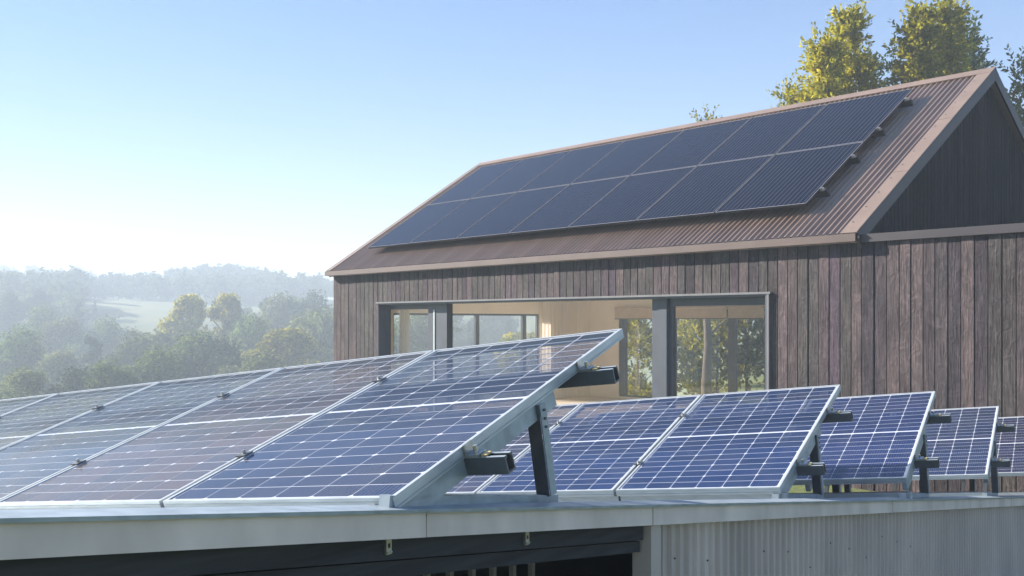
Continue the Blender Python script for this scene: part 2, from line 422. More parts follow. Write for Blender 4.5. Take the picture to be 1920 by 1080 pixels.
# other walls
ow = MB(); ow.box(.03, 15.6, HW-.2, HW-.05, 0, .45); 
# back wall with window openings, left end wall with window openings, sized from the view through the front glass
CORNER_Y = on_x(1096, 600, .2).y
BYW = CORNER_Y                                    # the room's back wall
def xb(px): return on_y(px, 600, BYW).x
def ye(px): return on_x(px, 600, .2).y
ZT_E = on_x(900, 588, .2).z                       # head of end windows
ZT_B = on_y(1300, 580, BYW).z
# end wall (x 0..0.2)
e0, e1 = ye(738), ye(1012)
ew = MB()
ew.box(.03, .2, YF+.2, e0, 0, 3.2); ew.box(.03, .2, e1, BYW+.2, 0, 3.2); ew.box(.03, .2, e0, e1, ZT_E, 3.2); ew.box(.03, .2, e0, e1, 0, .12)
ew.box(.03, .2, BYW+.2, HW-.05, 0, 3.2)
endwall = ew.build("end_wall", M_PLASTER, house)
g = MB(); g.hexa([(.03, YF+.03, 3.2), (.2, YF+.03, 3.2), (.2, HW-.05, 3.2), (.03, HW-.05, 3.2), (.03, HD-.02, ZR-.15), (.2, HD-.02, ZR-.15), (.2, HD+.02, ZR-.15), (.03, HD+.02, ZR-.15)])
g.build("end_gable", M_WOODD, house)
# back wall of the room
b0, b1 = xb(1160), xb(1500)
bwm = MB()
bwm.box(.2, b0, BYW, BYW+.15, 0, 3.2); bwm.box(b1, 12.7, BYW, BYW+.15, 0, 3.2); bwm.box(b0, b1, BYW, BYW+.15, ZT_B, 3.2); bwm.box(b0, b1, BYW, BYW+.15, 0, .15)
bwm.build("back_wall", M_PLASTER, house)
MB().box(.2, 12.7, YF+.2, BYW, 2.84, 2.95).build("ceiling", M_CEIL, house)
MB().box(.2, 12.7, YF+.2, BYW, 0, .1).build("floor", M_FLOOR, house)
MB().box(12.5, 12.7, YF+.2, BYW, .1, 2.84).build("inner_wall", M_PLASTER, house)
px_ = on_x(1088, 600, .55)
MB().box(.201, .42, BYW-.32, BYW-.002, .1, 2.84).build("corner_post", M_PLASTER, house)
# annex shell behind the front wall's right end
an = MB(); an.box(15.4, 15.6, YF+.2, HW-.05, 0, ZE-.12); an.box(12.7, 15.4, YF+.2, HW-.05, ZE-.3, ZE-.2); an.box(12.7, 15.4, HW-.2, HW-.05, 0, ZE-.3)
an.build("annex_shell", M_CAP, house)

# the long front window
win = empty("window", None, parent=house)
YW = YF + .16
def bars(lst, name, mat, parent): 
    b = MB()
    for q in lst: b.box(*q)
    return b.build(name, mat, parent)
bars([(X0, X0+.03, YF-.03, YF+.3, .1, ZH), (X1-.03, X1, YF-.03, YF+.3, .1, ZH), (X0, X1, YF-.02, YF+.3, ZH-.03, ZH), (X0, X1, YF-.02, YF+.3, .1, .14)], "reveal", M_WIN, win)
bars([(X0-.05, X1+.06, YF-.045, YF+.01, ZH+.001, ZH+.032)], "head_flashing", M_WINL, win)
bars([(X1+.001, X1+.035, YF-.04, YF+.01, .1, ZH)], "side_flashing", M_WINL, win)
def wx(px, y=YW): return on_y(px, 600, y).x
m0, m1, m2, m3 = wx(805), wx(840), wx(1225), wx(1253)
zt = ZH-.03
def sash(x0, x1, z0, z1, y, tp=.06, st=.06):
    s = bars([(x0, x0+st, y, y+.06, z0, z1), (x1-st, x1, y, y+.06, z0, z1), (x0+st, x1-st, y, y+.06, z1-tp, z1), (x0+st, x1-st, y, y+.06, z0, z0+.09)], "sash", M_WIN, win)
    MB().box(x0+st, x1-st, y+.027, y+.033, z0+.09, z1-tp).build("pane", M_PANE, s)
    return s
sash(X0+.03, m0, .14, zt, YW+.03, tp=.10, st=.075)
bars([(m0+.002, m1, YW-.03, YW+.12, .14, zt)], "mullion", M_WIN, win)
bars([(m0+(m1-m0)*.30, m0+(m1-m0)*.38, YW-.044, YW-.031, .3, zt-.12)], "handle", M_ALU, win)
MB().box(m1, m2, YW+.05, YW+.056, .14, zt).build("pane", M_PANE, win)
bars([(m2, m2+(m3-m2)*.45, YW-.03, YW+.10, .14, zt)], "mullion", M_WIN, win)
bars([(m2+(m3-m2)*.47, m3, YW-.045, YW+.12, .14, zt)], "mullion", M_WIN, win)
sash(m3+.002, X1-.03, .14, zt, YW+.03, tp=.12, st=.075)

# windows of the end wall and back wall
w2 = empty("window", None, parent=house)
bars([(.08, .15, e0, e1, ZT_E-.05, ZT_E-.002), (.08, .15, e0, e1, .121, .18), (.08, .15, e0, e0+.05, .18, ZT_E-.05), (.08, .15, e1-.05, e1, .18, ZT_E-.05)], "frame", M_WIN, w2)
for pa, pb in ((894, 901), (982, 989), (808, 815)):
    bars([(.075, .155, ye(pa), ye(pb), .181, ZT_E-.051)], "mullion", M_WIN, w2)
MB().box(.112, .118, e0+.05, e1-.05, .18, ZT_E-.05).build("pane", M_PANE, w2)
w3 = empty("window", None, parent=house)
bars([(b0, b1, BYW+.04, BYW+.11, ZT_B-.05, ZT_B-.002), (b0, b0+.06, BYW+.04, BYW+.11, .2, ZT_B-.05), (b1-.06, b1, BYW+.04, BYW+.11, .2, ZT_B-.05), (b0, b1, BYW+.04, BYW+.11, .151, .2)], "frame", M_WIN, w3)
for pa, pb in ((1160, 1171), (1255, 1264), (1364, 1377), (1432, 1442)):
    bars([(xb(pa)+.002, xb(pb), BYW+.02, BYW+.13, .201, ZT_B-.051)], "mullion", M_WIN, w3)
MB().box(b0+.06, b1-.06, BYW+.07, BYW+.076, .2, ZT_B-.05).build("pane", M_PANE, w3)

# roof: corrugated sheets, ridge cap, barges, gutter
roof = MB().hexa([RP(.02, .03, -.12), RP(12.7, .03, -.12), RP(12.7, SL, -.12), RP(.02, SL, -.12), RP(.02, .03, -.02), RP(12.7, .03, -.02), RP(12.7, SL-.01, -.02), RP(.02, SL-.01, -.02)]).build("roof", M_DARKIN, house)
def corr_mesh(width, length, pitch, amp, prof='sine', seg=6):
    b = MB(); n = int(round(width/pitch))
    pts = []
    for k in range(n*seg+1):
        t = k/seg
        if prof == 'sine': z = amp*math.sin(2*math.pi*t)
        pts.append((k*pitch/seg, z))
    for (xx, z) in pts: b.v += [(xx, 0, z), (xx, length, z)]
    for k in range(len(pts)-1): b.f.append((2*k, 2*k+2, 2*k+3, 2*k+1))
    me = b.mesh("roof_sheet", True); return me
PITCH = .098
sheet = corr_mesh(8*PITCH, SL+.03, PITCH, .019); sheet.materials.append(M_ROOF)
RS = Matrix.Rotation(PIT, 4, 'X')
nsh = int(12.75/(8*PITCH))+1
for k in range(nsh):
    xx = 12.72-(k+1)*8*PITCH
    if xx < -.05:
        last = corr_mesh(round((xx+8*PITCH-.0)/PITCH)*PITCH, SL+.03, PITCH, .019); last.materials.append(M_ROOF)
        o = link("roof_sheet", last, None, roof); o.matrix_local = Matrix.Translation(RP(0.0, -.03, .0)) @ RS
    else:
        o = link("roof_sheet", sheet, None, roof); o.matrix_local = Matrix.Translation(RP(xx, -.03, .0015*(k % 2))) @ RS
rb = MB().hexa([RP(.0, .0, -.12, True), RP(12.8, .0, -.12, True), RP(12.8, SL-.01, -.12, True), RP(.0, SL-.01, -.12, True), RP(.0, .0, .0, True), RP(12.8, .0, .0, True), RP(12.8, SL-.01, .0, True), RP(.0, SL-.01, .0, True)]).build("rear_roof", M_ROOF, house)
def strip(x0, x1, s0, s1, h0, h1, name, mat, parent, back=False):
    return MB().hexa([RP(x0, s0, h0, back), RP(x1, s0, h0, back), RP(x1, s1, h0, back), RP(x0, s1, h0, back), RP(x0, s0, h1, back), RP(x1, s0, h1, back), RP(x1, s1, h1, back), RP(x0, s1, h1, back)]).build(name, mat, parent)
strip(-.04, 12.84, SL-.17, SL+.012, .018, .034, "ridge_cap", M_TRIM, roof)
strip(-.04, 12.84, SL-.17, SL+.03, .018, .036, "ridge_cap", M_TRIM, rb, True)
nseg = 3
for k in range(nseg):
    s0 = -.05+(SL-.1)*k/nseg; s1 = -.05+(SL-.1)*(k+1)/nseg
    strip(12.61, 12.84, s0, s1-.004, .017+.002*k, .027+.002*k, "barge_flashing", M_TRIM, roof)
strip(12.815, 12.845, -.05, SL-.02, -.15, .016, "barge_board", M_CAP, roof)
strip(12.815, 12.845, -.05, SL-.02, -.15, .016, "barge_board", M_CAP, rb, True)
strip(-.06, .10, -.05, SL-.14, .017, .03, "barge_flashing", M_TRIM, roof)
strip(-.075, -.055, -.05, SL-.1, -.15, .03, "barge_board", M_GUTTER, roof)
# fixing screws on the flashing
for k in range(12):
    c = RP(12.66, .25+k*.43, .03); n_ = Vector((0, -math.sin(PIT), math.cos(PIT)))
    MB().cyl(c, n_, .012, .008, 6).build("roof_screw", M_STEEL, roof)
gp = [(-.085, -.02), (-.075, -.02), (-.075, -.115), (.045, -.115), (.045, -.125), (-.085, -.125)]
MB().prism([(p[0], p[1]) for p in gp], (12.93, 0, 0), (-.09, 0, ZE), (0, 1, 0), (0, 0, 1)).build("gutter", M_GUTTER, house)
MB().box(-.08, 12.82, YF-.015, YF+.06, ZE-.135, ZE-.04).build("eave_board", M_GUTTER, house)
MB().box(12.87, 15.65, YF-.05, YF+.14, ZE-.135, ZE-.03).build("parapet_cap", M_CAP, house)
MB().box(12.845, 12.868, YF-.095, YF+.0, ZE-.15, ZE-.02).build("gutter_stop", M_CAP, house)

# gable above the annex
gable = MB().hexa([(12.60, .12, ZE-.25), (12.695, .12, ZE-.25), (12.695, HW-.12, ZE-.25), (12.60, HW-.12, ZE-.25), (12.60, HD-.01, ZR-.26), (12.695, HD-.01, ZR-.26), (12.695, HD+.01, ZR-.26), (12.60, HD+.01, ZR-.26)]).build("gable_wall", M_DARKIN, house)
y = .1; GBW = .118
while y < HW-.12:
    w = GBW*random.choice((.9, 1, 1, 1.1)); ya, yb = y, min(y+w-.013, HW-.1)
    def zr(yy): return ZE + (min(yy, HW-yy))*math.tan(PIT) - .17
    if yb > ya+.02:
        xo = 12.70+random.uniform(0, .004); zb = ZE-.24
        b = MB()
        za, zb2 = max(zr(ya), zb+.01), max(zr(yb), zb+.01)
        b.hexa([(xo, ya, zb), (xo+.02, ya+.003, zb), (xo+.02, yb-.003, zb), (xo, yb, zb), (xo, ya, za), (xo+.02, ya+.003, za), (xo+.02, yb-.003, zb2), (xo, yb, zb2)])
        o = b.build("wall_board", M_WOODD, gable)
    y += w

# curtains and blinds (they hang in the house: things of their own)
def curtain(name, p0, p1, z0, z1, folds, amp, label):
    n = folds*8; p0 = Vector(p0); p1 = Vector(p1); d = p1-p0; nn = Vector((-d.y, d.x, 0)).normalized()
    b = MB()
    for k in range(n+1):
        t = k/n; q = p0+d*t
        for j, zz in enumerate((z0, (z0+z1)/2, z1)):
            a = amp*(1.15-.3*j/2)*math.sin(2*math.pi*folds*t + .6*math.sin(5*t)) + .008*math.sin(17*t+j)
            c = q+nn*a; b.v.append((c.x, c.y, zz))
    for k in range(n):
        for j in range(2):
            b.f.append((3*k+j, 3*k+3+j, 3*k+4+j, 3*k+1+j))
    o = b.build(name, M_CURT, None, None, True); o.matrix_world = MH
    tag(o, label, "curtain", "curtains inside the long window"); return o
curtain("curtain", (.5, ye(1004), 0), (.45, ye(1052), 0), .12, 2.8, 7, .05, "cream curtain in the middle of the long window, beside the beige wall")
curtain("curtain", (.5, on_x(750, 600, .5).y, 0), (.5, on_x(767, 600, .5).y, 0), .12, 2.75, 4, .04, "narrow white curtain behind the left sash of the long window")
def blind(x0, x1, label):
    e = empty("roller_blind", MH @ Matrix.Translation((x0, BYW-.12, 0)), label, "blind", "roller blinds at the rear windows")
    w = x1-x0; z1 = ZT_B+.06; z0 = on_y(1300, 597, BYW-.1).z
    MB().box(0, w, .03, .045, z0, z1).build("fabric", M_BLIND, e)
    MB().cyl((0, .04, z1-.02), (1, 0, 0), .035, w, 10).build("roller", M_BLIND, e)
    MB().box(0, w, .025, .05, z0-.02, z0+.005).build("bottom_bar", M_WINL, e)
blind(xb(1157), xb(1246), "beige roller blind at the narrow rear window left of the grey mullion")
blind(xb(1250), xb(1366), "beige roller blind across the top of the right-hand sash")
blind(xb(1369), xb(1436), "short beige roller blind beside the window's right jamb")

# ------------------------------------------------------------------ black array on the house roof
AX0, AX1, AS0, AS1, AH = .929, 11.85, .60, 4.66, .20
PWd = (AX1-AX0)/7; PLn = (AS1-AS0)/2
fr = MB(); fw_ = PWd-.024; fl_ = PLn-.024; lip = .011
fr.box(0, fw_, 0, lip, -.036, 0); fr.box(0, fw_, fl_-lip, fl_, -.036, 0); fr.box(0, lip, lip, fl_-lip, -.036, 0); fr.box(fw_-lip, fw_, lip, fl_-lip, -.036, 0)
me_fr = fr.mesh("frame"); me_fr.materials.append(M_BLACK)
ed = MB()
for q in ((.001, fw_-.001, .001, .010), (.001, fw_-.001, fl_-.012, fl_-.001), (.001, .007, .010, fl_-.012), (fw_-.007, fw_-.001, .010, fl_-.012)): ed.box(*q, .0002, .003)
me_ed = ed.mesh("frame_edge"); me_ed.materials.append(M_EDGE)
me_lam = MB().box(lip, fw_-lip, lip, fl_-lip, -.008, -.0015).mesh("laminate"); me_lam.materials.append(M_BPV)
ordn = ["first", "second", "third", "fourth", "fifth", "sixth", "seventh"]
for r_ in range(2):
    for c_ in range(7):
        Mx = MH @ Matrix.Translation(RP(AX0+c_*PWd+.012, AS0+r_*PLn+.012, AH)) @ RS
        p = empty("solar_panel", Mx, "black solar panel on the house roof, %s row, %s from the left" % (("lower", "upper")[r_], ordn[c_]), "solar panel", "black solar panels on the house roof")
        f_ = link("frame", me_fr, None, p); link("edge_trim", me_ed, None, f_); link("laminate", me_lam, None, p)
for k, sv in enumerate((AS0+.48, AS0+PLn-.48, AS0+PLn+.48, AS1-.42)):
    where = ("lowest", "second lowest", "second highest", "highest")[k]
    e = empty("roof_rail", MH @ Matrix.Translation(RP(AX0, sv, 0)) @ RS, "dark mounting rail under the roof panels, %s of four" % where, "rail", "mounting rails on the house roof")
    MB().box(-.05, AX1-AX0+.10, -.02, .02, .06, AH-.038).build("rail", M_BLACK, e)
    for q in range(9):
        MB().box(.2+q*1.3, .25+q*1.3, -.025, .025, .008, .0595).build("foot", M_BLACK, e)
    cl = MB().box(AX1-AX0-.01, AX1-AX0+.06, -.03, .03, AH-.037, AH-.025).box(AX1-AX0+.002, AX1-AX0+.016, -.03, .03, AH-.025, AH+.008).build("end_clamp", M_STEEL, e)
    MB().cyl((AX1-AX0+.04, 0, AH-.025), (0, 0, 1), .014, .028, 6).build("bolt", M_STEEL, cl)

# ------------------------------------------------------------------ the shed: a low roof seen edge-on, grey fascia, iron wall, tilted panels
S = .9
def sh(x, y, z): return Vector((x*S, y*S, z*S + H))
yaw, rol, til = R(-31.78), R(6.17), R(16.25)
va = Vector((math.cos(yaw)*math.cos(rol), math.sin(yaw)*math.cos(rol), math.sin(rol)))
vh = Vector((0, 0, 1)).cross(va).normalized(); vn = va.cross(vh)
vc = vh*math.cos(til) + vn*math.sin(til); vN = va.cross(vc)
fd = Vector((.63, .777, -.137))                   # along the roof edge
def fp(t, dz=0.0, off=0.0):                       # point on the roof edge line; off = metres back into the shed
    p = sh(-.30+.63*t, 2.72+.777*t, -.541-.137*t); o = Vector((-.777, .63, 0)).normalized()*off
    return p+o+Vector((0, 0, dz))
def roofz(x, y):                                  # world z of the shed roof plane
    X = x/S; Y = y/S; return (-.541+.014*(X+.3)-.1877*(Y-2.72))*S + H
MSH = Matrix.Translation((fp(1.36).x, fp(1.36).y, 0))
shed = empty("shed", MSH, "low grey shed with fascia board, open dark bay and corrugated iron wall", "shed")
SI = MSH.inverted()
def sb(points): return [SI @ Vector(p) for p in points]
def wall_piece(t0, t1, za0, za1, zb0, zb1, o0, o1, name, mat, parent):
    """upright slab along the roof edge: lower edge za below the edge line, upper zb, between offsets o0 and o1"""
    b = MB(); b.hexa(sb([fp(t0, za0, o0), fp(t1, za1, o0), fp(t1, za1, o1), fp(t0, za0, o1), fp(t0, zb0, o0), fp(t1, zb1, o0), fp(t1, zb1, o1), fp(t0, zb1 if False else zb0, o1)]))
    return b.build(name, mat, parent)
FH = .072*S
fasc = empty("fascia", None, parent=shed)
ts = [-2.2, .083, 1.358, 2.776, 4.29, 5.87, 7.6, 9.6]
for k in range(len(ts)-1):
    wall_piece(ts[k]+.003, ts[k+1]-.003, -FH, -FH, 0, 0, .002*(k % 2), .025, "fascia_board", M_FASCIA, fasc)
wall_piece(-2.2, 9.6, .001, .001, .010, .010, -.012, .10, "edge_flashing", M_ALU_DULL, fasc)
# dark beams over the open bay
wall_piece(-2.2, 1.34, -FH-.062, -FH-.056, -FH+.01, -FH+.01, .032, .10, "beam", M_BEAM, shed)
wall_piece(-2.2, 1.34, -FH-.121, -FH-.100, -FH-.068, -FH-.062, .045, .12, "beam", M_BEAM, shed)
# corner post and iron wall
ZG = -.02
def tz(t): return fp(t).z
def vert(t0, t1, o0, o1, top, name, mat, parent):
    a, b = fp(t0, 0, o0), fp(t1, 0, o0); c, d = fp(t1, 0, o1), fp(t0, 0, o1)
    m = MB().hexa(sb([(a.x, a.y, ZG), (b.x, b.y, ZG), (c.x, c.y, ZG), (d.x, d.y, ZG), (a.x, a.y, a.z+top), (b.x, b.y, b.z+top), (c.x, c.y, c.z+top), (d.x, d.y, d.z+top)]))
    return m.build(name, mat, parent)
vert(1.365, 1.44, .012, .09, -FH+.002, "corner_post", M_IRON, shed)
iron = vert(1.44, 9.6, .055, .075, -FH-.002, "iron_wall", M_DARKIN, shed)
RPT = .072                                        # rib spacing along the wall, in t
t = 1.44; nrib = 10
k = 0
dirs = Vector((.63, .777, 0)).normalized(); outw = Vector((.777, -.63, 0)).normalized()
tscale = math.hypot(.63, .777)*S
while t < 9.55:
    t1 = min(t+nrib*RPT, 9.6)
    b = MB(); prof = []
    tt = t
    while tt < t1-1e-6:
        j = random.uniform(-.0015, .0015)
        for ft, o in ((0, .045), (.60, .045+j), (.70, .030), (.88, .030), (.985, .045)):
            prof.append((tt+ft*RPT, o))
        tt += RPT
    prof.append((t1, .045))
    for (q, o) in prof:
        a = fp(q, -FH+.003, o+.0012*(k % 2)); b.v.append(tuple(SI @ a)); b.v.append(tuple(SI @ Vector((a.x, a.y, ZG))))
    for i in range(len(prof)-1): b.f.append((2*i, 2*i+2, 2*i+3, 2*i+1))
    b.build("wall_sheet", M_IRON, iron); t = t1; k += 1
for q in range(12):                               # fixing screws with dark washers
    tq = 1.52+q*.072*4.0; p = fp(tq+.072*.8, -FH-.10-.05*(q % 3)-random.uniform(0, .05), .028)
    MB().cyl(SI @ p, outw, .0032, .005, 6).build("screw", M_BEAM, iron)
# pickets in the open bay, lining and roof
for q in range(26):
    tq = -1.9+q*.125
    if tq < 1.3: vert(tq, tq+.02, .45, .47, -.10, "picket", M_PICKET, shed)
back = empty("inner_lining", None, parent=shed)
ra = Vector((-va.x, -va.y, 0)).normalized()
def far(t, dist, z=None):
    p = fp(t)+ra*dist; return Vector((p.x, p.y, roofz(p.x, p.y) if z is None else z))
D_ = 4.6
def lining(p, q, name):
    n = (Vector((q.x-p.x, q.y-p.y, 0)).cross(Vector((0, 0, 1)))).normalized()*.03
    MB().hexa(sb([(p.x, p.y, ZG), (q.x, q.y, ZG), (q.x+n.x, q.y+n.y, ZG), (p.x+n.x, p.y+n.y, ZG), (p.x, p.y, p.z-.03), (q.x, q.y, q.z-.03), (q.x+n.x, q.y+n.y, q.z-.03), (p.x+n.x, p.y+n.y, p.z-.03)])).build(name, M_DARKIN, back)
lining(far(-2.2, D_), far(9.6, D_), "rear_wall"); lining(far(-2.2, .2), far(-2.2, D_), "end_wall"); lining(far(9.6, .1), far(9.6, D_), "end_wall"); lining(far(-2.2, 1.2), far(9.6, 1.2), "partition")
b = MB(); nn = 90                                  # corrugated roof, ribs running back from the edge
for k in range(nn*4+1):
    tq = -2.2+11.8*k/(nn*4); zz = (.0, .012, .012, .0)[k % 4]-.016
    p = fp(tq, 0, .03); p.z = roofz(p.x, p.y)+zz; q = far(tq, D_); q.z += zz
    b.v += [tuple(SI @ p), tuple(SI @ q)]
for k in range(nn*4): b.f.append((2*k, 2*k+2, 2*k+3, 2*k+1))
b.build("roof", M_ALU_DULL, shed)

# brackets under the fascia
def tpx(px):
    k = (px-960)/1800; return (.3+2.72*k)/(.63-.777*k)
for px, lab in ((741, "slotted steel bracket on the dark beam, left of the fascia joint"), (1000, "slotted steel bracket on the dark beam, nearer the iron wall")):
    tq = tpx(px); p = fp(tq, -FH, .0); dv = dirs
    Mx = Matrix((( dv.x, -outw.x, 0, p.x), (dv.y, -outw.y, 0, p.y), (0, 0, 1, p.z), (0, 0, 0, 1)))
    e = empty("bracket", Mx, lab, "bracket", "steel brackets under the fascia")
    MB().box(-.009, -.004, .022, .0315, -.042, .0).box(.004, .009, .022, .0315, -.042, .0).box(-.004, .004, .022, .0315, -.014, .0).box(-.004, .004, .022, .0315, -.042, -.026).build("plate", M_STEEL, e)
    for sx in (-.005, .005): MB().cyl((sx, .0215, -.036), (0, -1, 0), .003, .004, 6).build("bolt", M_STEEL, e)
    MB().cyl((.024, .030, -.004), (0, -1, 0), .004, .010, 6).build("screw", M_STEEL, e)

# ---- tilted panels
PW, PL, FT = 1.0*S, 1.7*S, .036
pf = MB(); lp = .011
pf.box(0, PW, 0, lp, -FT, 0); pf.box(0, PW, PL-lp, PL, -FT, 0); pf.box(0, lp, lp, PL-lp, -FT, 0); pf.box(PW-lp, PW, lp, PL-lp, -FT, 0)
me_pf = pf.mesh("frame"); me_pf.materials.append(M_ALU)
# shallow grooves along the front and side of the frame
gr = MB(); gr.box(.002, PW-.002, -.0015, 0, -.012, -.010); gr.box(.002, PW-.002, -.0015, 0, -.026, -.024); gr.box(PW, PW+.0015, .002, PL-.002, -.030, -.027)
me_gr = gr.mesh("frame_bead"); me_gr.materials.append(M_ALU_DULL)
M_BACK = backsheet_mat(PL)
cw = (PW-2*lp-.016)/6; rh = (PL-2*lp-.020-.014)/20
ch = .009; c0, c1, r0, r1 = -cw/2+.0018, cw/2-.0018, -rh/2+.0019, rh/2-.0019
cb = MB()
pr = [(c0+ch, r0), (c1-ch, r0), (c1, r0+ch*.7), (c1, r1), (c0, r1), (c0, r0+ch*.7)]
cb.prism(pr, (0, 0, .0003), (0, 0, -.0039), (1, 0, 0), (0, 1, 0))
me_cell = cb.mesh("cell"); me_cell.materials.append(M_CELL)
pr2 = [(x, -y) for (x, y) in pr][::-1]
cb2 = MB(); cb2.prism(pr2, (0, 0, .0003), (0, 0, -.0039), (1, 0, 0), (0, 1, 0)); me_cell2 = cb2.mesh("cell"); me_cell2.materials.append(M_CELL)
# white backsheet: the strips that show between the cells
bsb = MB(); zs0, zs1 = -.0060, -.0040
xs = [lp]+[lp+.008+cw*k for k in range(1, 6)]+[PW-lp]
def rowy(r_): return lp+.010+rh*r_+(.014 if r_ >= 10 else 0)
for k, xc in enumerate(xs):
    xa, xb_ = (lp, lp+.012) if k == 0 else ((PW-lp-.012, PW-lp) if k == 6 else (xc-.0034, xc+.0034))
    bsb.box(xa, xb_, lp, PL-lp, zs0, zs1)
for k in range(6):
    xa = lp+.012 if k == 0 else xs[k]+.0034; xb_ = PW-lp-.012 if k == 5 else xs[k+1]-.0034
    bsb.box(xa, xb_, lp, rowy(0)+.0034, zs0, zs1); bsb.box(xa, xb_, rowy(20)-.0034, PL-lp, zs0, zs1)
    for r_ in range(1, 20):
        ya = rowy(r_)-.0034-(.014 if r_ == 10 else 0); bsb.box(xa, xb_, ya, rowy(r_)+.0034, zs0, zs1)
    for r_ in range(20):                                  # corner diamonds
        yc = rowy(r_) if r_ % 2 == 0 else rowy(r_)+rh
        for xx, sg in ((xs[k] if k else lp+.008, 1), (xs[k+1] if k < 5 else PW-lp-.008, -1)):
            dy_ = .008 if r_ % 2 == 0 else -.008
            n0 = len(bsb.v); bsb.v += [(xx, yc, zs1-.0001), (xx+sg*.013, yc, zs1-.0001), (xx, yc+dy_*1.3, zs1-.0001)]; bsb.f.append((n0, n0+1, n0+2))
me_bs = bsb.mesh("backsheet"); me_bs.materials.append(M_BACK)

rows = [((-.34, 2.734, -.5), 6, .70, "front"), ((1.472, 5.28, -.908), 4, .32, "second"), ((2.616, 6.371, -1.032), 3, .18, "third"), ((4.14, 8.358, -1.326), 3, .12, "fourth"), ((5.59, 10.36, -1.62), 2, .06, "fifth")]
RM = Matrix((va, vc, vN)).transposed().to_4x4()
def panel(origin, alpha, label, group, tone=(1, 1, 1)):
    p = empty("solar_panel", Matrix.Translation(origin) @ RM, label, "solar panel", group)
    f_ = link("frame", me_pf, None, p); link("bead", me_gr, None, f_)
    bs = link("backsheet", me_bs, None, p); bs.color = (1, 1, 1, alpha*.35)
    for r_ in range(20):
        yy = lp+.010+rh*(r_+.5)+(.014 if r_ >= 10 else 0)
        tt = min(1, max(0, (yy/PL-.33)/.67))
        for c_ in range(6):
            o = link("cell", me_cell if r_ % 2 == 0 else me_cell2, None, p)
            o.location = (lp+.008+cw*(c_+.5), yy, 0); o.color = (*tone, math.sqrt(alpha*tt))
    return p
